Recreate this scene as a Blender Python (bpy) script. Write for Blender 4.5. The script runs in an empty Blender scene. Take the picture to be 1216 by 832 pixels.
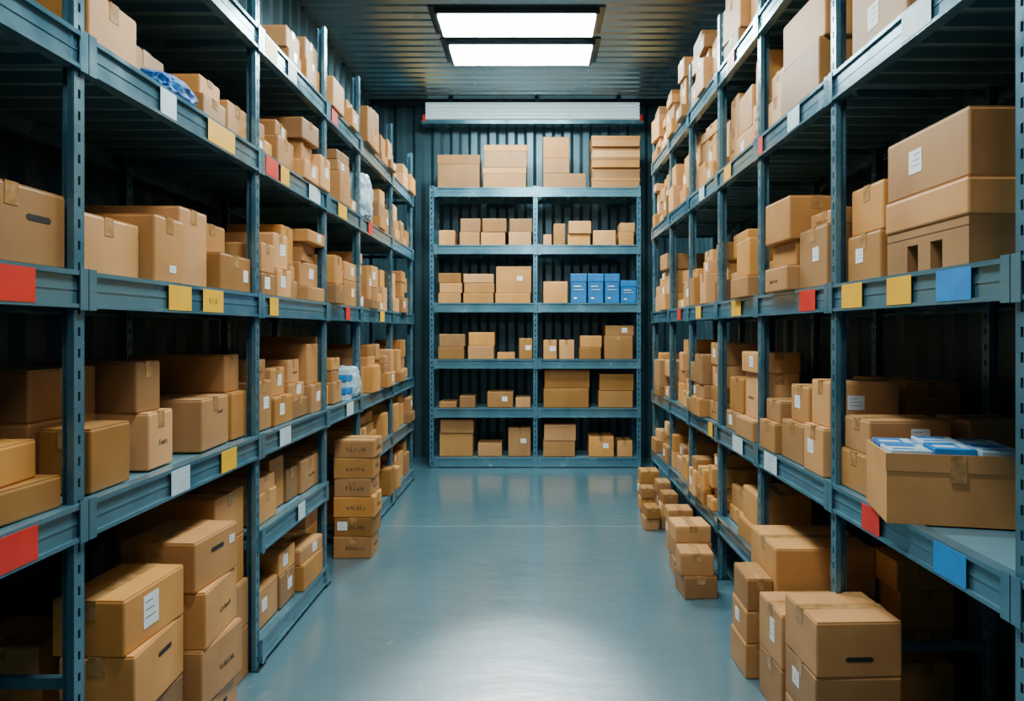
import bpy, bmesh, math, random
import mathutils
from mathutils import Vector, noise
R = random.Random(7)
C = bpy.context.scene.collection
F = 900.0; CX = 635.0; CY = 392.0; EYE = 1.5

# ------------------------------------------------------------------ materials
def mat(name, c1, c2=None, scale=8.0, rough=0.5, metal=0.0, bump=0.0, rand=False, rough2=None, emit=None, detail=4.0, stretch=None, spec=None):
    m = bpy.data.materials.new(name); m.use_nodes = True
    nt = m.node_tree; N = nt.nodes; L = nt.links
    b = N['Principled BSDF']
    c2 = c2 or tuple(x*0.8 for x in c1)
    tc = N.new('ShaderNodeTexCoord'); mp = N.new('ShaderNodeMapping')
    if stretch: mp.inputs['Scale'].default_value = stretch
    L.new(tc.outputs['Object'], mp.inputs['Vector'])
    nz = N.new('ShaderNodeTexNoise'); nz.inputs['Scale'].default_value = scale; nz.inputs['Detail'].default_value = detail
    L.new(mp.outputs[0], nz.inputs['Vector'])
    cr = N.new('ShaderNodeValToRGB'); cr.color_ramp.elements[0].position = .35; cr.color_ramp.elements[1].position = .65
    cr.color_ramp.elements[0].color = (*c1, 1); cr.color_ramp.elements[1].color = (*c2, 1)
    L.new(nz.outputs['Fac'], cr.inputs['Fac'])
    out = cr.outputs['Color']
    if rand:
        oi = N.new('ShaderNodeObjectInfo'); mr = N.new('ShaderNodeMapRange')
        mr.inputs['To Min'].default_value = .5; mr.inputs['To Max'].default_value = 1.25
        L.new(oi.outputs['Random'], mr.inputs['Value'])
        ml = N.new('ShaderNodeMath'); ml.operation = 'MULTIPLY'; ml.inputs[1].default_value = 7.31; L.new(oi.outputs['Random'], ml.inputs[0])
        fr = N.new('ShaderNodeMath'); fr.operation = 'FRACT'; L.new(ml.outputs[0], fr.inputs[0])
        ms = N.new('ShaderNodeMapRange'); ms.inputs['To Min'].default_value = .90; ms.inputs['To Max'].default_value = 1.02; L.new(fr.outputs[0], ms.inputs['Value'])
        hs = N.new('ShaderNodeHueSaturation'); L.new(mr.outputs[0], hs.inputs['Value']); L.new(ms.outputs[0], hs.inputs['Saturation']); L.new(out, hs.inputs['Color'])
        out = hs.outputs['Color']
    L.new(out, b.inputs['Base Color'])
    b.inputs['Metallic'].default_value = metal
    b.inputs['Roughness'].default_value = rough
    if spec is not None: b.inputs['Specular IOR Level'].default_value = spec
    if rough2 is not None:
        mr = N.new('ShaderNodeMapRange'); mr.inputs['From Min'].default_value = .3; mr.inputs['From Max'].default_value = .7
        mr.inputs['To Min'].default_value = rough; mr.inputs['To Max'].default_value = rough2
        L.new(nz.outputs['Fac'], mr.inputs['Value']); L.new(mr.outputs[0], b.inputs['Roughness'])
    if bump:
        bp = N.new('ShaderNodeBump'); bp.inputs['Strength'].default_value = bump; bp.inputs['Distance'].default_value = .01
        L.new(nz.outputs['Fac'], bp.inputs['Height']); L.new(bp.outputs[0], b.inputs['Normal'])
    if emit:
        b.inputs['Emission Color'].default_value = (*emit[0], 1); b.inputs['Emission Strength'].default_value = emit[1]
    return m

CARD = mat('cardboard', (.55, .245, .060), (.42, .175, .042), 3.5, .5, bump=.15, rand=True, spec=.3, detail=6)
TAPE = mat('packing_tape', (.28, .13, .038), (.46, .25, .10), 30, .16)
PAPER = mat('white_paper', (.78, .83, .84), (.68, .75, .77), 20, .6)
INK = mat('dark_ink', (.03, .025, .02), (.05, .04, .03), 20, .7)
FAINT = mat('faint_print', (.14, .06, .02), (.18, .08, .03), 20, .7)
HOLE = mat('hole_dark', (.012, .008, .005), None, 20, .9)
STEEL = mat('rack_paint', (.080, .215, .295), (.12, .27, .35), 5, .12, .55, rough2=.3, detail=5)
POSTM = mat('post_paint', (.058, .17, .24), (.09, .21, .285), 6, .16, .5, rough2=.34, detail=5)
DECK = mat('deck_steel', (.10, .22, .28), (.13, .255, .315), 3, .3, .3, rough2=.4)
WALL = mat('container_wall', (.03, .078, .105), (.042, .095, .12), 3, .28, .45, rough2=.4)
CEIL = mat('ceiling_metal', (.21, .34, .39), (.28, .35, .37), .8, .2, .9, rough2=.34)
HOUSE = mat('white_housing_glow', (.66, .77, .80), (.58, .69, .73), 4, .3, emit=((.7, .95, 1.0), .28))  # faint glow added to the paint so the housing and its reflection look brighter
DARKM = mat('dark_frame', (.05, .08, .095), None, 6, .25, .8)
RED = mat('sticker_red', (.66, .02, .012), (.55, .015, .01), 12, .4)
YEL = mat('sticker_yellow', (.88, .46, .01), (.80, .40, .01), 12, .4)
BLU = mat('sticker_blue', (.005, .22, .60), (.01, .18, .50), 12, .4)
WST = mat('sticker_white', (.55, .66, .71), (.45, .56, .62), 12, .45)
BLUEBOX = mat('blue_carton', (.0, .10, .30), (.0, .13, .36), 6, .45)
BAGB = mat('blue_plastic', (.008, .12, .40), (.015, .20, .55), 9, .3)
BAGD = mat('blue_film', (.004, .07, .28), (.01, .13, .42), 9, .5, spec=.3)
BAGW = mat('white_plastic', (.55, .68, .76), (.36, .52, .64), 9, .22)
GLOW = mat('diffuser_glow', (.9, .95, .95), None, 3, .5, emit=((.84, 1.0, .96), 70))
STK = {'r': RED, 'y': YEL, 'b': BLU, 'w': WST}

def floor_mat():
    m = mat('floor_epoxy', (.042, .115, .150), (.052, .130, .165), .9, .36, 0, rough2=.44, spec=1.0)
    nt = m.node_tree; N = nt.nodes; L = nt.links; b = N['Principled BSDF']
    src = b.inputs['Base Color'].links[0].from_socket
    tc = N.new('ShaderNodeTexCoord'); sx = N.new('ShaderNodeSeparateXYZ'); L.new(tc.outputs['Object'], sx.inputs[0])
    nz = N.new('ShaderNodeTexNoise'); nz.inputs['Scale'].default_value = 3; L.new(tc.outputs['Object'], nz.inputs['Vector'])
    ad = N.new('ShaderNodeMath'); ad.operation = 'MULTIPLY_ADD'; ad.inputs[1].default_value = .05; L.new(nz.outputs['Fac'], ad.inputs[0]); L.new(sx.outputs['Y'], ad.inputs[2])
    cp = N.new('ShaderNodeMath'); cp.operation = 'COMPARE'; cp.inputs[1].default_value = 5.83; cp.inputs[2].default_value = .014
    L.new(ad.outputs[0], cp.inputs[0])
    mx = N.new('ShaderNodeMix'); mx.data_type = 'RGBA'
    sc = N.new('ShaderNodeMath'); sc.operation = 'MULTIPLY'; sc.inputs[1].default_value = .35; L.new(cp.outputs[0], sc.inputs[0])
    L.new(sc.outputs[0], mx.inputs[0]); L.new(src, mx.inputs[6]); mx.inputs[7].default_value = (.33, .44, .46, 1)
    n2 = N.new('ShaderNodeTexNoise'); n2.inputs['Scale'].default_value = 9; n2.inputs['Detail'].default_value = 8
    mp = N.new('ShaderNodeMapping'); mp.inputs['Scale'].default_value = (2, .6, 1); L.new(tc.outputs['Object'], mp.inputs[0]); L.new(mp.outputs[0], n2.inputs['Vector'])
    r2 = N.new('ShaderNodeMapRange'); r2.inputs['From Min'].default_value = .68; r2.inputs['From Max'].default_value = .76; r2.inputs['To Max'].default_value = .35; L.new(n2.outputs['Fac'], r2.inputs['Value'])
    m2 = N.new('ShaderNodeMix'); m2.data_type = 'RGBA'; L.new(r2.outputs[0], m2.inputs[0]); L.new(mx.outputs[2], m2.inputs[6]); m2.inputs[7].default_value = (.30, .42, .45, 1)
    L.new(m2.outputs[2], b.inputs['Base Color'])
    mp3 = N.new('ShaderNodeMapping'); mp3.inputs['Scale'].default_value = (1, 1.8, 1); L.new(tc.outputs['Object'], mp3.inputs[0])
    n3 = N.new('ShaderNodeTexNoise'); n3.inputs['Scale'].default_value = 4; n3.inputs['Detail'].default_value = 4; L.new(mp3.outputs[0], n3.inputs['Vector'])
    bp = N.new('ShaderNodeBump'); bp.inputs['Strength'].default_value = .34; bp.inputs['Distance'].default_value = .02
    L.new(n3.outputs['Fac'], bp.inputs['Height']); L.new(bp.outputs[0], b.inputs['Coat Normal'])
    b2 = N.new('ShaderNodeBump'); b2.inputs['Strength'].default_value = .1; b2.inputs['Distance'].default_value = .02
    L.new(n3.outputs['Fac'], b2.inputs['Height']); L.new(b2.outputs[0], b.inputs['Normal'])
    b.inputs['Coat Weight'].default_value = 1.0; b.inputs['Coat Roughness'].default_value = .16; b.inputs['Coat IOR'].default_value = 1.9
    return m
FLOOR = floor_mat()

# ------------------------------------------------------------------ mesh helpers
class MB:
    def __init__(s): s.v = []; s.f = []; s.mi = []
    def box(s, x0, x1, y0, y1, z0, z1, mi=0):
        if x0 > x1: x0, x1 = x1, x0
        if y0 > y1: y0, y1 = y1, y0
        if z0 > z1: z0, z1 = z1, z0
        n = len(s.v)
        s.v += [(x0,y0,z0),(x1,y0,z0),(x1,y1,z0),(x0,y1,z0),(x0,y0,z1),(x1,y0,z1),(x1,y1,z1),(x0,y1,z1)]
        for q in ((0,3,2,1),(4,5,6,7),(0,1,5,4),(1,2,6,5),(2,3,7,6),(3,0,4,7)):
            s.f.append(tuple(n+i for i in q)); s.mi.append(mi)
    def quad(s, a, b, c, d, mi=0):
        n = len(s.v); s.v += [a,b,c,d]; s.f.append((n,n+1,n+2,n+3)); s.mi.append(mi)
    def mesh(s, name, mats):
        me = bpy.data.meshes.new(name); me.from_pydata(s.v, [], s.f)
        for m in mats: me.materials.append(m)
        for p, i in zip(me.polygons, s.mi): p.material_index = i
        me.update(); return me
    def build(s, name, mats, parent=None):
        if not isinstance(mats, (list, tuple)): mats = [mats]
        return link(name, s.mesh(name, mats), parent)
def link(name, me, parent=None):
    o = bpy.data.objects.new(name, me); C.objects.link(o)
    if parent: o.parent = parent
    return o
def tag(o, label, cat, group=None):
    o['label'] = label; o['category'] = cat
    if group: o['group'] = group
    return o
def empty(name, loc=(0,0,0), rz=0):
    o = bpy.data.objects.new(name, None); C.objects.link(o); o.location = loc; o.rotation_euler = (0,0,rz); o.empty_display_size = .1
    return o
def struct(o): o['kind'] = 'structure'; return o
ORD = ['first', 'second', 'third', 'fourth', 'fifth', 'sixth', 'seventh', 'eighth', 'ninth', 'tenth']

# ------------------------------------------------------------------ room
XL, XR, Y0, Y1, HC = -1.93, 1.83, -1.2, 8.95, 4.19
b = MB(); b.box(XL-.1, XR+.1, Y0-.1, Y1+.1, -.08, 0); struct(b.build('floor', FLOOR))
def corr(a0, a1, period, amp):
    pts = []; a = a0
    while a < a1:
        for f, o in ((0,0),(.32,0),(.5,1),(.82,1)):
            if a+f*period <= a1: pts.append((a+f*period, o*amp))
        a += period
    pts.append((a1, 0)); return pts
def wall(name, axis, pos, a0, a1, inward):
    m = MB(); p = corr(a0, a1, .22, .035*inward)
    for (a, o), (c, q) in zip(p, p[1:]):
        if axis == 'x': m.quad((pos+o,a,0),(pos+q,c,0),(pos+q,c,HC),(pos+o,a,HC))
        else: m.quad((a,pos+o,0),(c,pos+q,0),(c,pos+q,HC),(a,pos+o,HC))
    ob = m.build(name, WALL); struct(ob); return ob
wall('wall_left', 'x', XL-.035, Y0, Y1, 1); wall('wall_right', 'x', XR+.035, Y0, Y1, -1)
wall('wall_back', 'y', Y1+.035, XL-.03, XR+.03, -1); wall('wall_front', 'y', Y0-.035, XL-.03, XR+.03, 1)
m = MB(); p = corr(Y0-.05, Y1+.05, .15, .035)
for (a, o), (c, q) in zip(p, p[1:]):
    m.quad((XL-.05,a,HC+o),(XR+.05,a,HC+o),(XR+.05,c,HC+q),(XL-.05,c,HC+q))
struct(m.build('ceiling', CEIL))
m = MB(); m.box(XL, XR, Y1-.07, Y1-.01, HC-.06, HC-.0); struct(m.build('trim_1', DARKM))
for i, x in enumerate((XL+.03, XR-.09)):
    m = MB(); m.box(x, x+.06, Y1-.09, Y1-.01, 0, HC-.06); struct(m.build('trim_%d' % (i+2), WALL))

# ceiling lights
def ceiling_light(cx, ya, yb, label):
    r = empty('ceiling_light', (cx, (ya+yb)/2, HC)); w = .662; d = (yb-ya)/2
    m = MB(); t = .03
    m.box(-w-t, w+t, -d-t, -d, -.052, -.002); m.box(-w-t, w+t, d, d+t, -.052, -.002)
    m.box(-w-t, -w, -d, d, -.052, -.002); m.box(w, w+t, -d, d, -.052, -.002)
    m.box(-w-t-.05, w+t+.05, -d-t-.03, d+t+.03, -.012, -.001)
    m.build('frame', DARKM, r)
    m = MB(); m.box(-w, w, -d, d, -.062, -.013); m.build('diffuser', GLOW, r)
    tag(r, label, 'ceiling light', 'ceiling light panels')
ceiling_light(-.15, 6.34, 6.79, 'bright rectangular ceiling light panel nearer the camera')
ceiling_light(-.13, 7.03, 7.52, 'bright rectangular ceiling light panel nearer the back wall')

# white ribbed housing above the back rack
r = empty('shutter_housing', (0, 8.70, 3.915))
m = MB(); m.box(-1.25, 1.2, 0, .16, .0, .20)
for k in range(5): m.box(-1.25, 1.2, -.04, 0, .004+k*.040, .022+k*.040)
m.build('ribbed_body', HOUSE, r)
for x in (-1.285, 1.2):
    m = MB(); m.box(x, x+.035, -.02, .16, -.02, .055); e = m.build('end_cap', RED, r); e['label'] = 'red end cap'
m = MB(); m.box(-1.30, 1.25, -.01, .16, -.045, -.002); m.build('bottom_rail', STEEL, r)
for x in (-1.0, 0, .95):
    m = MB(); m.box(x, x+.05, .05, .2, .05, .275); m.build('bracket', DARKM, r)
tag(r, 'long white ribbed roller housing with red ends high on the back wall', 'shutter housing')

# ------------------------------------------------------------------ racks
def post_mesh(h, cs):
    m = MB(); W = .052; W2 = .046; t = .003; hw = .0055
    for fl in (0, 1):
        def bx(a0, a1, z0, z1):
            if fl == 0: m.box(0, -cs*t, a0, a1, z0, z1)
            else: m.box(-cs*a0, -cs*a1, .0002, t, z0, z1)
        w = W-.003 if fl == 0 else W2; c = w*.5
        bx(0 if fl == 0 else t, c-hw, 0, h); bx(c+hw, w, 0, h)
        z = 0
        while z < h:
            bx(c-hw, c+hw, z, min(z+.034, h)); z += .058
    m.box(-cs*(W2-t), -cs*(W2+.0005), t, .018, 0, h); m.box(0, -cs*.014, W-t, W, 0, h)
    return m.mesh('upright', [POSTM])
def beam(parent, u0, u1, w, v=0.0, face=-1):
    m = MB(); a = u0; c = u1
    m.box(a, c, v, v-face*.004, w-.0395, w+.0375)
    m.box(a, c, v+face*.009, v-face*.03, w+.037, w+.05)
    m.box(a, c, v+face*.009, v-face*.03, w-.05, w-.039)
    m.box(a, c, v+face*.002, v+face*.0, w-.003, w+.003)
    for e in (a+.0005, c-.0355): m.box(e, e+.035, v+face*.012, v+face*.0092, w-.056, w+.056)
    return m.build('beam', STEEL, parent)
def rack(label, loc, rz, depth, posts, levels, skip, top, cs, stickers=()):
    root = empty('shelving_rack', loc, rz)
    tag(root, label, 'shelving rack')
    pm = post_mesh(top, cs)
    for i, u in enumerate(posts):
        o = link('upright', pm, root); o.location = (u, 0, 0)
        f = MB(); f.box(-.05, .05, -.015, .07, 0, .006); f.build('foot_plate', DARKM, o)
        o = link('upright', pm, root); o.location = (u, depth-.055, 0)
        for k, w in enumerate(levels):
            m = MB(); m.box(u-.012, u+.012, .055, depth-.058, w-.03, w+.0); m.build('cross_tie', POSTM, root)
    for i in range(len(posts)-1):
        ua, ub = sorted((posts[i], posts[i+1]))
        for k, w in enumerate(levels):
            if (i, k) in skip: continue
            beam(root, ua+.002, ub-.002, w, -.0005, -1)
            beam(root, ua+.002, ub-.002, w, depth+.001, 1)
            m = MB(); m.box(ua+.05, ub-.05, .032, depth-.032, w+.025, w+.045)
            x = ua+.08
            while x < ub-.1:
                m.box(x, x+.02, .034, depth-.034, w-.01, w+.0248); x += .13
            m.box(ua+.002, ua+.0498, .056, depth-.06, w+.026, w+.0449); m.box(ub-.0498, ub-.002, .056, depth-.06, w+.026, w+.0449)
            m.build('shelf_panel', DECK, root)
    for (u0, u1, w, c, lines) in stickers:
        m = MB(); a, e = sorted((u0, u1)); m.box(a, e, -.0108, -.0098, w-.042, w+.042)
        m.box(a, e, -.0098, -.0005, w+.038, w+.042)
        if lines:
            L = e-a
            for q in range(3):
                x0 = a+L*(.30+.15*q)
                m.box(x0, x0+L*.022, -.0114, -.0108, w-.009, w+.009, 1)
                if q != 1:
                    for zz in (-.009, -.001, .007): m.box(x0, x0+L*.08, -.0114, -.0108, w+zz, w+zz+.002, 1)
        s = m.build('shelf_sticker', [STK[c], INK], root)
        s['label'] = {'r':'red','y':'yellow','b':'blue','w':'white'}[c] + ' sticker on the beam'
    return root
XLF, XRF = 1.224, 1.11
PL = [.85, 2.06, 3.37, 4.46, 5.32, 6.52, 7.60]
PR = [.80, 1.75, 2.84, 3.77, 4.60, 5.46, 6.24, 7.14]
LVL = [.07, .56, .985, 1.61, 2.25, 2.79]
LVR = [.335, .88, 1.62, 2.40, 3.01]
LVB = [.06, .598, 1.132, 1.748, 2.383, 3.009]
SL = [w+.0505 for w in LVL]; SR = [w+.0505 for w in LVR]; SB = [w+.0505 for w in LVB]
def stl(items, xf, lv, sgn):
    out = []
    for (xa, xb, k, c, ln) in items:
        ya = F*xf/abs(xa-CX); yb = F*xf/abs(xb-CX)
        out.append((sgn*ya, sgn*yb, lv[k], c, ln))
    return out
left_st = stl([(-20,37,3,'r',0),(197,224,3,'y',0),(238,262,3,'y',1),(318,328,3,'y',0),(409,414,3,'r',0),(-20,40,2,'r',0),(200,222,2,'w',0),(260,278,2,'y',0),
               (330,343,2,'w',0),(187,206,4,'w',0),(244,276,4,'y',0),(313,328,4,'r',0),(331,341,4,'y',0),(365,378,4,'w',0),(400,410,4,'y',0),(313,327,5,'y',0),(340,350,5,'w',0),
               (392,399,5,'r',0),(352,360,1,'w',0),(436,441,4,'r',0),(410,418,2,'w',0),(450,455,3,'y',0)], XLF, LVL, 1)
right_st = stl([(1003,1027,2,'y',0),(1057,1086,2,'y',0),(1116,1158,2,'b',0),(952,971,2,'r',0),(871,882,2,'y',0),(1113,1152,1,'b',0),(1027,1048,1,'r',0),
                (902,908,3,'r',0),(938,952,3,'w',0),(862,870,3,'y',0),(872,884,1,'w',0),(828,834,2,'y',0),(866,874,4,'r',0),(806,810,2,'r',0),(910,925,1,'w',0),(843,848,1,'y',0),(832,838,3,'w',0),(1075,1110,3,'w',0)], XRF, LVR, -1)
rack('long blue-grey steel shelving rack lining the left wall', (-XLF, 0, 0), math.pi/2, .62, PL, LVL, {(0,0),(0,1),(1,0),(1,1),(3,0),(3,1)}, 3.27, 1, left_st)
rack('long blue-grey steel shelving rack lining the right wall', (XRF, 0, 0), -math.pi/2, .62, [-y for y in PR], LVR, {(0,0),(1,0),(2,0)}, 3.4, -1, right_st)
rack('two-bay blue-grey steel shelving rack across the back wall', (0, 8.28, 0), 0, .5, [-1.104, .03, 1.16], LVB, set(), 3.08, 1)

# ------------------------------------------------------------------ cartons
def carton_body(w, d, h, flaps=True):
    bm = bmesh.new()
    bmesh.ops.create_cube(bm, size=1)
    hh = h - (.003 if flaps else 0)
    for v in bm.verts: v.co = Vector((v.co.x*w, v.co.y*d, (v.co.z+.5)*hh))
    bmesh.ops.bevel(bm, geom=bm.edges[:], offset=min(.006, h*.08), segments=2, affect='EDGES', profile=.5)
    me = bpy.data.meshes.new('carton'); bm.to_mesh(me); bm.free()
    if flaps:
        mb = MB(); mb.v = [tuple(v.co) for v in me.vertices]; mb.f = [tuple(p.vertices) for p in me.polygons]; mb.mi = [0]*len(mb.f)
        e = .003; g = .002
        if w >= d:
            mb.box(-w/2+e, w/2-e, -d/2+e, -g, hh-.001, h); mb.box(-w/2+e, w/2-e, g, d/2-e, hh-.001, h)
        else:
            mb.box(-w/2+e, -g, -d/2+e, d/2-e, hh-.001, h); mb.box(g, w/2-e, -d/2+e, d/2-e, hh-.001, h)
        me = mb.mesh('carton', [])
    return me
def facebox(m, face, side, w, d, u0, u1, v0, v1, t0, t1, mi=0):
    if face == 'n': m.box(u0, u1, -d/2-t1, -d/2-t0, v0, v1, mi)
    elif face == 'a':
        s = -side
        m.box(s*(w/2+t0), s*(w/2+t1), u0, u1, v0, v1, mi)
def scribble(m, face, side, w, d, cu, cv, wid, hgt, rnd):
    n = max(3, int(wid/(hgt*.75))); cw = wid/n
    for i in range(n):
        a = cu-wid/2+i*cw; z0 = cv-hgt/2; t = hgt*.14
        facebox(m, face, side, w, d, a, a+t, z0, z0+hgt*rnd.choice((.6, 1)), .0004, .0012)
        if rnd.random() < .7: facebox(m, face, side, w, d, a, a+cw*.6, z0, z0+t, .0004, .0012)
        if rnd.random() < .6: facebox(m, face, side, w, d, a, a+cw*.6, z0+hgt*.45, z0+hgt*.45+t, .0004, .0012)
        if rnd.random() < .5: facebox(m, face, side, w, d, a+cw*.55, a+cw*.55+t, z0, z0+hgt*.6, .0004, .0012)
def carton(x0, x1, y0, y1, z, h, label, group, side=0, parts='t', rot=0.0, lid=False, opts=None, body=CARD, kind='cardboard_box', cat='box'):
    w = abs(x1-x0); d = abs(y1-y0); cx = (x0+x1)/2; cy = (y0+y1)/2
    opts = opts or {}
    if not parts and not lid:
        me = carton_body(w, d, h); me.materials.append(body)
        o = link(kind, me); o.location = (cx, cy, z); o.rotation_euler = (0,0,rot)
        return tag(o, label, cat, group)
    r = empty(kind, (cx, cy, z), rot); tag(r, label, cat, group)
    lh = h*.28
    if lid:
        me = carton_body(w-.008, d-.008, h-.004, False); me.materials.append(body); link('box_body', me, r)
        me = carton_body(w, d, lh, False); me.materials.append(body); l = link('lid', me, r); l.location = (0,0,h-lh)
    else:
        me = carton_body(w, d, h); me.materials.append(body); link('box_body', me, r)
    if 't' in parts:
        m = MB(); tw = min(.024, min(w, d)*.12); lap = min(.055, h*.35)
        if w >= d:
            m.box(-w/2-.001, w/2+.001, -tw, tw, h, h+.0008)
            for s in (-1, 1): m.box(s*(w/2+.0002), s*(w/2+.0012), -tw, tw, h-lap, h+.0006)
        else:
            m.box(-tw, tw, -d/2-.001, d/2+.001, h, h+.0008)
            for s in (-1, 1): m.box(-tw, tw, s*(d/2+.0002), s*(d/2+.0012), h-lap, h+.0006)
        m.build('packing_tape', TAPE, r)
    for ch, face in (('l', 'a'), ('L', 'n')):
        if ch in parts:
            span = d if face == 'a' else w
            lw = min(opts.get('lw', .065), span*.45); lhh = min(opts.get('lh', .055), h*.6)
            cu = opts.get('lu', .12*span*R.choice((-1, 1))); cv = opts.get('lv', .55*h)
            m = MB(); facebox(m, face, side, w, d, cu-lw/2, cu+lw/2, cv-lhh/2, cv+lhh/2, .0003, .0013)
            for q in range(3):
                zz = cv+lhh*(.28-.24*q); facebox(m, face, side, w, d, cu-lw*.38, cu+lw*(.1+.1*q), zz, zz+lhh*.03, .0013, .0016, 1)
            m.build('shipping_label', [PAPER, FAINT], r)
    for ch, face in (('h', 'a'), ('H', 'n')):
        if ch in parts:
            span = d if face == 'a' else w
            hw = min(.042, span*.2); hc = opts.get('hu', 0); cv = opts.get('hv', .68*h)
            m = MB(); facebox(m, face, side, w, d, hc-hw, hc+hw, cv-.008, cv+.008, .0002, .001)
            facebox(m, face, side, w, d, hc-hw-.005, hc+hw+.005, cv-.004, cv+.004, .0002, .0011)
            m.build('hand_hole', HOLE, r)
    for ch, face in (('s', 'a'), ('S', 'n')):
        if ch in parts:
            span = d if face == 'a' else w
            m = MB(); scribble(m, face, side, w, d, opts.get('su', .1*span), h*opts.get('sv', .45), span*opts.get('sw', .38), min(opts.get('sh', .018), h*.3), R)
            m.build('printed_mark', opts.get('ink', FAINT), r)
    return r

GL, GR, GB = 'cardboard boxes of the left rack', 'cardboard boxes of the right rack', 'cardboard boxes of the back rack'
def LB(off, w, y0, y1, z, h, label, parts='t', rot=0, **k):
    return carton(-XLF-off-w, -XLF-off, y0, y1, z, h, label, k.pop('group', GL), -1, parts, math.radians(rot), **k)
def RB(off, w, y0, y1, z, h, label, parts='t', rot=0, **k):
    return carton(XRF+off, XRF+off+w, y0, y1, z, h, label, k.pop('group', GR), 1, parts, math.radians(rot), **k)
POSW = {1: ['sole box of'], 2: ['bottom of', 'top of'], 3: ['bottom of', 'middle of', 'top of'], 4: ['bottom of', 'second lowest of', 'third lowest of', 'top of'],
        5: ['bottom of', 'second lowest of', 'middle of', 'fourth lowest of', 'top of'], 6: ['bottom of', 'second lowest of', 'third lowest of', 'fourth lowest of', 'fifth lowest of', 'top of']}

# ---- left rack, near bays by hand
LB(.026,.42,1.60,2.02,SL[3],.195,'tan box with a dark oval hand hole, nearest the camera on the left middle shelf','th',opts={'hu':.10,'hv':.12})
LB(.07,.38,2.13,2.48,SL[3],.18,'short box just behind the first left post on the middle shelf','t')
LB(.03,.42,2.50,2.71,SL[3],.225,'tall square box second past the first left post on the middle shelf','tl',opts={'lu':0.02,'lv':.05,'lw':.045,'lh':.025})
LB(.06,.44,2.74,2.97,SL[3],.29,'tallest darkest box behind the square ones on the left middle shelf','t')
LB(.02,.45,3.0,3.32,SL[3],.15,'wide low box with small white label beside the second left post, middle shelf','tl',opts={'lu':.1,'lw':.05,'lh':.05,'lv':.07})
LB(.12,.32,3.02,3.29,SL[3]+.15,.13,'box resting on the wide low box beside the second left post','t')
LB(.03,.40,2.13,2.39,SL[4],.17,'box at the top left corner of the photo, on the fifth left shelf','t')
LB(.13,.34,2.52,2.77,SL[4],.17,'box behind the blue plastic bag on the fifth left shelf','t')
LB(.03,.34,2.87,3.08,SL[4],.10,'lower of two flat boxes before the second left post, fifth shelf','t')
LB(.05,.30,2.88,3.07,SL[4]+.10,.075,'upper of two flat boxes before the second left post, fifth shelf','t')
LB(.04,.36,3.12,3.33,SL[4],.15,'box touching the second left post on the fifth shelf','t')
LB(.03,.22,1.62,2.00,SL[2],.085,'flat box at the left edge, lower of two on the third shelf','t',rot=-3)
LB(.05,.20,1.60,1.95,SL[2]+.085,.10,'flat box at the left edge, upper of two on the third shelf','t',rot=4)
LB(.03,.15,2.14,2.35,SL[2],.185,'box right behind the nearest left post on the third shelf','t')
LB(.20,.40,2.13,2.46,SL[2],.20,'large deep box at the rear of third left shelf, under another','')
LB(.20,.40,2.13,2.46,SL[2]+.20,.15,'large deep box at the rear of third left shelf, upper one','t')
LB(.05,.36,2.49,2.67,SL[2],.19,'printed box under a smaller square box on the third left shelf','ts',rot=2)
LB(.08,.32,2.49,2.64,SL[2]+.19,.17,'square box on top of the printed box, third left shelf','t',rot=-2)
LB(.045,.42,2.86,3.15,SL[2],.20,'squat taped box standing alone past the printed pair, third left shelf','ts',rot=3,opts={'sv':.7,'su':.05,'ink':INK,'sw':.2,'sh':.014})
LB(.05,.42,3.19,3.35,SL[2],.20,'lower box against the second left post on the third shelf','')
LB(.08,.40,3.19,3.34,SL[2]+.20,.16,'upper box against the second left post on the third shelf','t')
GFL = 'floor stacks in the open left bay'
z = 0
for i, (h, lb, pt, rt) in enumerate(((.17,'bottom box of the nearest left floor stack','t',1),(.18,'second box up in the nearest left floor stack','t',-1),(.20,'box with hand hole under the labelled box, nearest left floor stack','th',3),(.165,'top box of the nearest left floor stack, with large white label','tl',-2))):
    LB(-.05+.01*(i%2),.215,2.2,2.55,z,h,lb,pt,rt,group=GFL,opts={'lw':.085,'lh':.10,'lu':-.03,'hu':.03}); z += h
z = 0
for i, (h, lb, pt, rt) in enumerate(((.19,'bottom box of the second left floor stack','th',2),(.20,'second box up in the second left floor stack','ts',-3),(.20,'printed box third up in the second left floor stack','ts',3),(.175,'top box with hand hole in the second left floor stack','thl',-4))):
    LB(-.075+.02*(i==3)-.01*(i%2),.27,2.62,2.94,z,h,lb,pt,rt,group=GFL,opts={'ink':INK,'sh':.02,'sw':.35,'lw':.04,'lh':.03,'lu':.11,'lv':.12}); z += h
z = 0
for h, lb in ((.22,'bottom box of the rear left floor stack before second post'),(.20,'second box up in the rear left floor stack before second post'),(.20,'third box up in the rear left floor stack before second post'),(.20,'top box of the rear left floor stack before second post')):
    LB(.03+.02*(z>.3),.40,3.02,3.32,z,h,lb,'tl' if .3 < z < .5 else 't',group=GFL); z += h
z = 0
for i, h in enumerate((.15,.14,.13,.12)):
    LB(.27+.02*(i%2),.24,2.30,2.56,z,h,'small box, %s shadowed pile behind the nearest left floor stack' % POSW[4][i],'t',3*(i%2)-1,group=GFL); z += h
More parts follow.
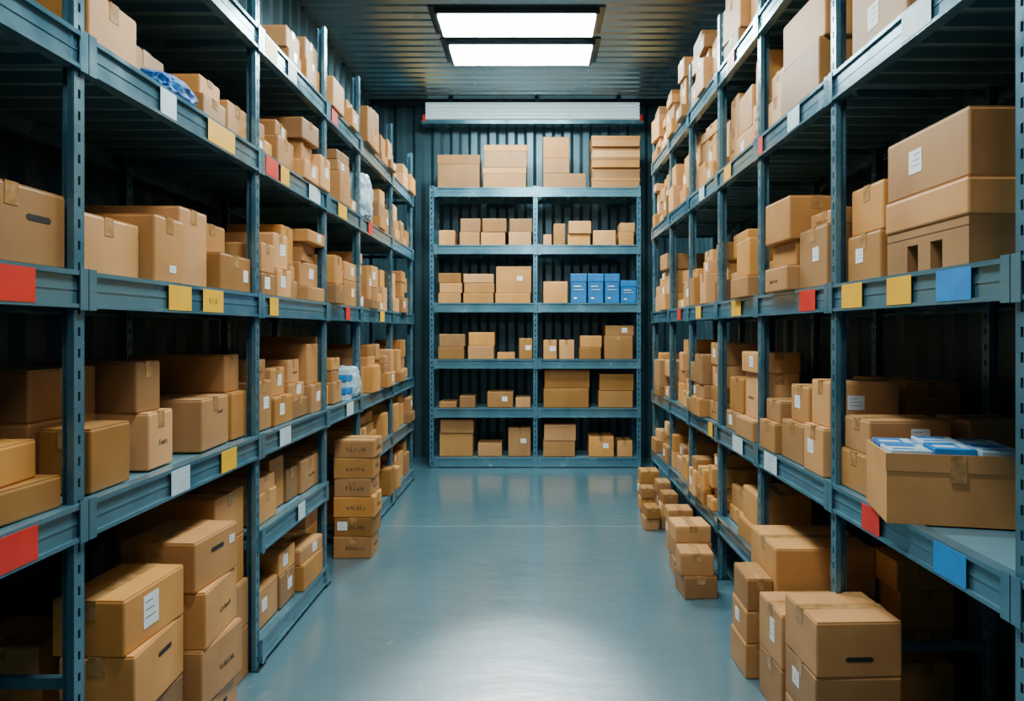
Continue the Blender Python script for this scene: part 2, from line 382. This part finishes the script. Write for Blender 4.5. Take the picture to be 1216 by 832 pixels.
# aisle stack, left
z = 0; GA = 'printed boxes stacked in the aisle'
for i in range(6):
    h = (.145,.125,.135,.12,.135,.115)[i]
    carton(-1.325+.008*(i%2), -1.075+.010*(i%3), 4.98, 5.24, z, h, 'black-printed box, %s six-box stack on floor at left of aisle' % POSW[6][i], GA, -1, 'tSs' if i != 1 else 'tSL', math.radians((1,-1.5,1,-1,1.5,-1.5)[i]), opts={'sv':.5,'su':0.02,'lu':-.07,'ink':INK,'sh':.030,'sw':.5}); z += h
z = 0
for i, h in enumerate((.26,.24,.22)):
    LB(.20,.38,4.72,5.2,z,h,'plain box, %s stack behind the printed aisle stack' % POSW[3][i],'t',group='plain boxes behind the printed stack'); z += h

# ---- right rack, near bays by hand
z = SR[2]
r = empty('cardboard_tray', (XRF+.03+.225, 2.22, z)); m = MB()
m.box(-.225,.225,-.23,.23,.085,.134)
for a, e in ((-.2298,-.10),(-.035,.035),(.10,.2298)): m.box(-.2248,.2248,a,e,0,.086)
m.build('tray_body', CARD, r)
m = MB(); m.box(-.2262,-.2252,-.23,.23,.108,.110); m.build('fold_line', FAINT, r)
tag(r, 'notched cardboard carton with cut-outs, under the two biggest boxes at right', 'tray')
RB(.025,.46,1.985,2.455,z+.135,.10,'wide low box between the notched carton and biggest labelled box','t')
RB(.03,.45,1.99,2.45,z+.235,.185,'biggest box, white label on side, topmost of right front stack','tl',opts={'lu':.05,'lw':.075,'lh':.07,'lv':.1})
RB(.03,.35,2.50,2.76,z,.165,'small box with white label beside the notched carton','tl',opts={'lu':.03,'lw':.06,'lh':.05})
RB(.04,.34,2.50,2.75,z+.165,.165,'box atop the small labelled one beside the second right post','t')
RB(.02,.40,2.30,2.70,SR[3],.27,'labelled box high in the nearest right bay, fourth shelf','tl',opts={'lu':.03,'lw':.08,'lh':.08,'lv':.1})
RB(.0,.38,2.96,3.42,SR[3],.20,'lower of two large boxes past second right post, fourth shelf','t')
RB(.01,.37,2.95,3.40,SR[3]+.20,.20,'upper of two large boxes past second right post, fourth shelf','t',rot=2)
RB(.03,.34,3.49,3.70,SR[3],.15,'lower small box before the third right post, fourth shelf','t')
RB(.04,.30,3.49,3.68,SR[3]+.15,.12,'upper small box before the third right post, fourth shelf','t')
# second right shelf between the second and third posts, by hand
zz = SR[1]
RB(.00,.30,2.92,3.13,zz,.19,'lower labelled box nearest the second right post, second shelf past it','tl')
RB(.03,.27,2.93,3.12,zz+.19,.18,'upper box nearest the second right post, second shelf past it','tL')
RB(.01,.36,3.16,3.44,zz,.17,'lower wide box in the middle of that second right shelf group','t')
RB(.04,.30,3.18,3.40,zz+.17,.16,'upper white-labelled box in the middle of the second right shelf group','tl')
RB(-.01,.34,3.48,3.71,zz,.14,'bottom box against the third right post, second shelf','t')
RB(.02,.30,3.49,3.70,zz+.14,.10,'flat box against the third right post, second shelf','t')
RB(.36,.22,3.0,3.5,zz,.36,'tall dark box at the wall, second right shelf','t')
# open carton with flat packets
oc = Vector((1.262, 2.345, SR[1])); orz = math.radians(-13); hw, hd, oh, t = .192, .150, .205, .006
r = empty('open_cardboard_box', oc, orz)
m = MB(); m.box(-hw,hw,-hd,hd,0,t); m.box(-hw,hw,-hd,-hd+t,t,oh); m.box(-hw,hw,hd-t,hd,t,oh); m.box(-hw,-hw+t,-hd+t,hd-t,t,oh); m.box(hw-t,hw,-hd+t,hd-t,t,oh)
m.build('box_body', CARD, r)
m = MB(); m.box(-hw-.003,hw+.003,-hd-.003,-hd-.0002,oh-.05,oh+.002); m.build('folded_flap', CARD, r)
m = MB(); m.box(-.022,.022,-hd-.0045,-hd-.0032,oh-.08,oh); m.build('packing_tape', TAPE, r)
tag(r, 'open box topped with flat blue and white packets, second right shelf', 'box')
def packet(P, rzp, lx, ly, lz, w, d, h, rz, blue, label, group):
    M3 = mathutils.Matrix.Rotation(rzp, 3, 'Z')
    me = carton_body(w, d, h, False); me.materials.append(BAGB if blue else BAGW)
    o = empty('plastic_packet', P + M3 @ Vector((lx, ly, lz)), rzp+rz); tag(o, label, 'packet', group)
    link('wrapper', me, o)
    m = MB()
    if blue: m.box(-w*.42, w*.1, -d*.3, d*.05, h, h+.0008); m.box(w*.2, w*.42, -d*.4, d*.4, h, h+.0008)
    else: m.box(-w*.45, w*.3, d*.12, d*.42, h, h+.0008); m.box(-w*.4, w*.1, -d*.35, -d*.2, h, h+.0008)
    m.build('printed_panel', BAGW if blue else BAGB, o)
m = MB(); m.box(-hw+.012, hw-.012, -hd+.012, hd-.012, 0, oh-.02); o = m.build('paper_bundle', PAPER); o.location = oc+Vector((0,0,.0065)); o.rotation_euler = (0,0,orz); tag(o, 'white paper bundle under the packets inside the open box', 'bundle')
for i, (nm, bl) in enumerate((('front left',0),('front middle',1),('front right',0),('rear left',1),('rear middle',0),('rear right',1))):
    c, q = i % 3, i // 3
    packet(oc, orz, -.122+c*.122, -.070+q*.142, oh-.0125, .114, .132, .022+.004*((i*2)%3), math.radians((1.5,-1,2,-2,1,-1.5)[i]), bl, ('blue' if bl else 'white')+' flat packet at the '+nm+' of the open box', 'packets filling the open box')
RB(.02,.30,2.58,2.80,SR[1],.14,'lower box just behind the open packet box, second right shelf','t')
RB(.03,.28,2.58,2.79,SR[1]+.14,.12,'upper box just behind the open packet box, second right shelf','tL')
RB(.37,.22,2.58,2.80,SR[1],.26,'box against the wall behind the open packet box','t')
GFR = 'floor stacks in the open right bays'
z = 0
for h, lb, pt in ((.17,'bottom box of the front right floor stack','t'),(.175,'middle box of the front right floor stack, white label on side','tl'),(.185,'top box of the front right floor stack, with hand hole','tH')):
    RB(-.18,.29,2.52,2.81,z,h,lb,pt,(1,-1,2)[int(z*5.8)%3],group=GFR,opts={'hv':.06}); z += h
z = 0
for h, lb, pt in ((.20,'lower box of the short right floor stack left of front one','t'),(.21,'upper white-labelled box of the short right floor stack','tl')):
    RB(-.17,.30,2.90,3.17,z,h,lb,pt,1.5,group=GFR,opts={'lu':-.03,'lw':.05,'lh':.09}); z += h
z = 0
for h, lb, pt in ((.19,'bottom box of the tall right floor stack before third post','t'),(.18,'middle box of the tall right floor stack before third post','t'),(.20,'top box of the tall right floor stack before third post','tL')):
    RB(-.08,.42,3.22,3.62,z,h,lb,pt,(1,-1,2)[int(z*5)%3],group=GFR); z += h
z = 0
for i, h in enumerate((.15,.14,.14)):
    RB(-.205+.006*i,.11,3.26,3.50,z,h,'%s narrow pile on the floor against the tall right stack' % POSW[3][i],'tl' if i == 1 else 't',1-i,group=GFR); z += h
z = 0
for i, h in enumerate((.16,.14,.15,.12)):
    RB(.36-.02*(i%2),.22,3.05,3.27,z,h,'%s small shadowed pile at the wall in the open right bay' % POSW[4][i],'t',2*(i%2),group=GFR); z += h
def aisle(x0,x1,y0,y1,hs,where):
    z = 0
    for i, h in enumerate(hs):
        j = R.uniform(0,.015)
        carton(x0+j, x1-.015+j, y0+R.uniform(0,.02), y1, z, h, '%s %s' % (POSW[len(hs)][i].replace(' of','')+' box of', where), 'aisle floor boxes on the right', 1, 'tl' if i == 1 and x0 > .85 else 't', math.radians(R.uniform(-5,5))); z += h
aisle(.82,1.02,4.22,4.44,[.125,.125],'aisle pile nearest camera, right side of floor')
aisle(.84,1.07,4.58,4.84,[.11,.10,.10],'second aisle pile from camera, right side of floor')
aisle(.90,1.08,5.08,5.28,[.11,.09,.09],'third aisle pile from camera, right side of floor')
aisle(.82,.94,5.66,5.84,[.09,.08],'small flat aisle pile farthest out from the right rack')
aisle(.955,1.08,5.68,5.86,[.10,.09,.08],'small aisle pile between flat pile and right rack')
aisle(.83,.95,5.94,6.10,[.09,.09,.08],'small aisle pile behind the flat one, right side')
aisle(.965,1.08,5.96,6.16,[.10,.10,.10],'small aisle pile against right rack, second from far end')
aisle(.87,1.04,6.26,6.48,[.12,.11,.10],'farthest aisle pile, right side of floor')

# ---- random columns for the farther bays
LW = ['lowest shelf', 'second shelf up', 'third shelf up', 'fourth shelf up', 'fifth shelf up', 'top shelf']
RW = ['lowest shelf', 'second shelf up', 'middle shelf', 'fourth shelf up', 'top shelf']
def adj(w, d, h, parts):
    if 'l' in parts: return 'white-labelled'
    if 's' in parts: return 'printed'
    if h < .085: return 'flat'
    if h > .16: return 'tall'
    if d < .2: return 'small'
    return 'tan'
def fill(side, bay, lvl, lo, hi, ya=None, yb=None, start=0, big=1.0):
    P = PL if side < 0 else PR; S = (SL if side < 0 else SR)[lvl]
    y = (ya or P[bay]+.06); end = (yb or P[bay+1]-.03); k = start
    cols = []
    while y < end-.13:
        d = min(R.uniform(.15, .28)*big, end-y)
        if end-(y+d) < .13: d = min(end-y, .36)
        cols.append((y, y+d)); y += d+R.choice((.010, .015, .02, .04))
    for (a, c) in cols:
        H = R.uniform(lo, hi); zz = S; hs = []
        while H > .06:
            h = min(R.choice((.07,.09,.12,.14,.17,.20))*big, H)
            if H-h < .055: h = H
            hs.append(h); H -= h
            if len(hs) == 4: break
        off = R.uniform(-.045, .07); w = R.uniform(.24, .40)
        for i, h in enumerate(hs):
            e = .0 if i == 0 else R.uniform(0, .05)
            parts = 't' if a < 5.6 else ''
            if R.random() < (.36 if a < 5 else .2): parts += 'l'
            elif R.random() < .15 and a < 5: parts += 's'
            lab = '%s cardboard box, %s %s stack, %s, %s bay, %s rack' % (adj(w, c-a, h, parts), POSW[len(hs)][i], ORD[k], (LW if side < 0 else RW)[lvl], ORD[bay], 'left' if side < 0 else 'right')
            (LB if side < 0 else RB)(off+e, w-e, a+e*.5, c-e*.5, zz, h, lab, parts, R.uniform(-4, 4) if i else 0)
            zz += h
        k += 1
hl = {0:(.18,.32),1:(.16,.28),2:(.22,.44),3:(.22,.42),4:(.18,.36),5:(.15,.30)}
LB(.05,.45,3.93,4.14,SL[5],.13,'lower of the big pair leading the top left shelf','t')
LB(.06,.44,3.92,4.14,SL[5]+.13,.11,'upper of the big pair leading the top left shelf','t')
LB(.03,.40,4.17,4.42,SL[5],.16,'lower box of the second pair on the top left shelf','t')
LB(.04,.36,4.18,4.41,SL[5]+.16,.12,'upper box of the second pair on the top left shelf','t')
for bay in (2,3,4,5):
    for lv in range(6):
        lo, hi = hl[lv]
        if bay == 2 and lv == 5: continue
        if bay == 3 and lv < 2: continue
        elif bay == 3 and lv == 2: fill(-1, bay, lv, lo, hi, yb=4.95)
        elif bay == 4 and lv == 4: fill(-1, bay, lv, lo, hi, ya=5.72)
        else: fill(-1, bay, lv, lo, hi, big=1.15 if bay == 2 else 1.0)
hr = {0:(.18,.34),1:(.28,.50),2:(.26,.48),3:(.34,.50),4:(.30,.50)}
for bay in (2,3,4,5,6):
    for lv in range(5):
        if bay == 2 and lv in (0, 1, 3, 4): continue
        lo, hi = hr[lv]
        fill(1, bay, lv, lo, hi, big=1.2 if bay in (2, 3) else 1.0)

# ---- back rack by pixel rows
rows = {
 5: [(519,571,[40],'lid'),(573,626,[25,27],'lid'),(645,697,[18],''),(702,761,[13,13,13,13,13],'')],
 4: [(521,541,[18],''),(545,570,[16,16],''),(571,601,[16,16],''),(604,632,[16,16],''),(645,656,[13],''),(657,672,[26],''),(674,702,[14,15],''),(704,732,[18],''),(735,754,[16,11],'')],
 3: [(520,548,[12,12,12],''),(550,587,[12,12,11],''),(588,631,[12,32],'lab'),(645,675,[26],'')],
 2: [(520,552,[15,15],''),(555,587,[16,16],''),(590,612,[8],''),(616,633,[25],'lab'),(645,662,[23],'lab'),(664,683,[23],''),(688,715,[14,14],''),(718,753,[28,12],'lab')],
 1: [(521,543,[7],''),(545,565,[14],''),(578,610,[19],'lab'),(612,631,[12],''),(645,700,[23,22],''),(711,753,[20,20],'')],
 0: [(521,562,[28,16],''),(567,597,[16],''),(603,631,[34],'lab'),(645,684,[19,19],''),(699,730,[24],'lab'),(733,752,[19],'')],
}
yb0 = 8.325; sc = yb0/F
for lv, cols in rows.items():
    for k, (xa, xb, hs, fl) in enumerate(cols):
        z = SB[lv]; dp = R.uniform(.28, .4)
        for i, h in enumerate(hs):
            hh = h*sc; X0 = (xa-CX)*sc; X1 = (xb-CX)*sc
            parts = 't' if h > 18 and fl != 'lid' else ''
            if fl == 'lab' and i == len(hs)-1: parts += 'L'
            thin = len(hs) == 5
            a = 'lidded' if fl == 'lid' else ('white-labelled' if 'L' in parts else ('flat' if hh < .13 else ('big' if hh > .25 else 'tan')))
            e = .010*(i % 2) + R.uniform(0,.006); yy = yb0+(R.uniform(0,.03) if not thin else .04*(i % 2))
            carton(X0+e, X1-.012+e, yy, yb0+dp, z, hh-(.006 if thin else .001), '%s cardboard box, %s %s stack from left, %s, back rack' % (a, POSW[len(hs)][i], ORD[k], LW[lv]), GB, 1, parts, lid=(fl == 'lid' or thin),
                   opts={'lw':.06,'lh':.05,'lu':.05*(X1-X0)/.3}); z += hh - (.005 if thin else 0)
z = SB[5]+18*sc
for i, h in enumerate((18, 25)):
    carton((645-CX)*sc, (676-CX)*sc, yb0+.01, yb0+.27, z, h*sc, ('lower' if i == 0 else 'upper')+' small box stacked on the wide one, top shelf, back rack', GB, 1, 't' if i else ''); z += h*sc
for i, (xa, xb, h) in enumerate(((677.5,697,35),(698,717,35),(718,736,35),(737,756,27))):
    r = carton((xa-CX)*sc, (xb-CX)*sc, yb0, yb0+.25, SB[3], h*sc, 'bright blue printed box, %s of four on the back rack' % ('leftmost','second from left','third from left','shorter rightmost')[i], 'blue boxes on the back rack', 1, '', body=BLUEBOX, kind='blue_box', lid=True)
    w = (xb-xa)*sc; m = MB()
    facebox(m, 'n', 1, w, .25, -w*.3, w*.15, h*sc*.55, h*sc*.59, .0005, .002)
    facebox(m, 'n', 1, w, .25, -w*.3, w*.3, h*sc*.45, h*sc*.47, .0005, .002)
    facebox(m, 'n', 1, w, .25, -w*.3, -w*.1, h*sc*.14, h*sc*.20, .0005, .002)
    m.build('printed_mark', WST, r)

# ---- soft plastic bags and packs
def bag(cx, cy, z, w, d, h, mt, label, seed, group=None):
    bm = bmesh.new(); bmesh.ops.create_icosphere(bm, subdivisions=5, radius=.5)
    for v in bm.verts:
        p = v.co.copy(); S = Vector((seed, seed*.3, 0))
        q = Vector([math.copysign(abs(c*2)**.6*.5, c) for c in p])
        n = noise.noise(q*4+S)*.14 - abs(noise.noise(q*7-S))*.22 - abs(noise.noise(q*15+S))*.08
        q = q*(1+n); q.z = max(-.42, q.z)
        v.co = Vector((q.x*w, q.y*d, (q.z+.42)/.92*h))
    me = bpy.data.meshes.new('bag'); bm.to_mesh(me); bm.free(); me.materials.append(mt)
    for p in me.polygons: p.use_smooth = True
    o = link('plastic_bag', me); o.location = (cx, cy, z); tag(o, label, 'plastic bag', group)
bag(-XLF-.055, 2.64, SL[4], .12, .30, .075, BAGD, 'crumpled blue plastic bag at the edge of the fifth left shelf', 3)
bag(-XLF-.08, 5.52, SL[4], .24, .28, .34, BAGW, 'crumpled white plastic bag on the fifth left shelf', 5)
bag(-XLF-.08, 5.225, SL[2], .20, .13, .22, BAGW, 'small white plastic bag beside the packs on the third left shelf', 8)
for i in range(5):
    packet(Vector((-XLF-.11, 5.06, SL[2])), 0, .004*(i%2), 0, i*.042, .19, .15, .04, math.radians((2,-3,3,-2,4)[i]), i in (1,3), '%s pack, %s five-pack pile on the third left shelf' % ('blue' if i in (1,3) else 'white', POSW[5][i]), 'flat packs piled on the third left shelf')

# ------------------------------------------------------------------ lights, world, camera
def area(loc, rot, sx, sy, e, col):  # added lamps without fixtures, out of frame, to brighten aisle and near shelves
    l = bpy.data.lights.new('added_fill_lamp', 'AREA'); l.shape = 'RECTANGLE'; l.size = sx; l.size_y = sy; l.energy = e; l.color = col
    o = bpy.data.objects.new('added_fill_lamp', l); C.objects.link(o); o.location = loc; o.rotation_euler = rot
TEAL = (.88, 1, .97)
area((-.1, 3.6, 4.1), (0,0,0), .6, .25, 100, TEAL)
area((-.1, 5.1, 4.1), (0,0,0), .6, .25, 45, TEAL)
area((-.1, 1.9, 4.1), (0,0,0), .6, .25, 105, TEAL)
area((0, -.6, 3.2), (math.radians(62),0,0), 1.0, .5, 24, (1,.95,.88))  # added warm fill behind the camera for the camera-facing box sides
l = bpy.data.lights.new('added_highlight_spot', 'SPOT'); l.energy = 2200; l.spot_size = math.radians(13); l.spot_blend = 1.0; l.shadow_soft_size = .1; l.color = (.9, 1, 1)  # added spot without a fixture, makes the bright highlight on the near floor
o = bpy.data.objects.new('added_highlight_spot', l); C.objects.link(o); o.location = (-.1, 7.85, 4.05)
o.rotation_euler = (Vector((-.1, 3.15, 0)) - o.location).to_track_quat('-Z', 'Y').to_euler()
w = bpy.data.worlds.new('world'); bpy.context.scene.world = w; w.use_nodes = True
w.node_tree.nodes['Background'].inputs[0].default_value = (.3,.5,.6,1); w.node_tree.nodes['Background'].inputs[1].default_value = .01
cam = bpy.data.cameras.new('camera'); co = bpy.data.objects.new('camera', cam); C.objects.link(co)
co.location = (0, 0, EYE); co.rotation_euler = (math.pi/2, 0, 0)
cam.sensor_width = 36; cam.lens = F/1216*36; cam.shift_x = -(CX-608)/1216; cam.shift_y = -(416-CY)/1216; cam.clip_start = .05
bpy.context.scene.camera = co
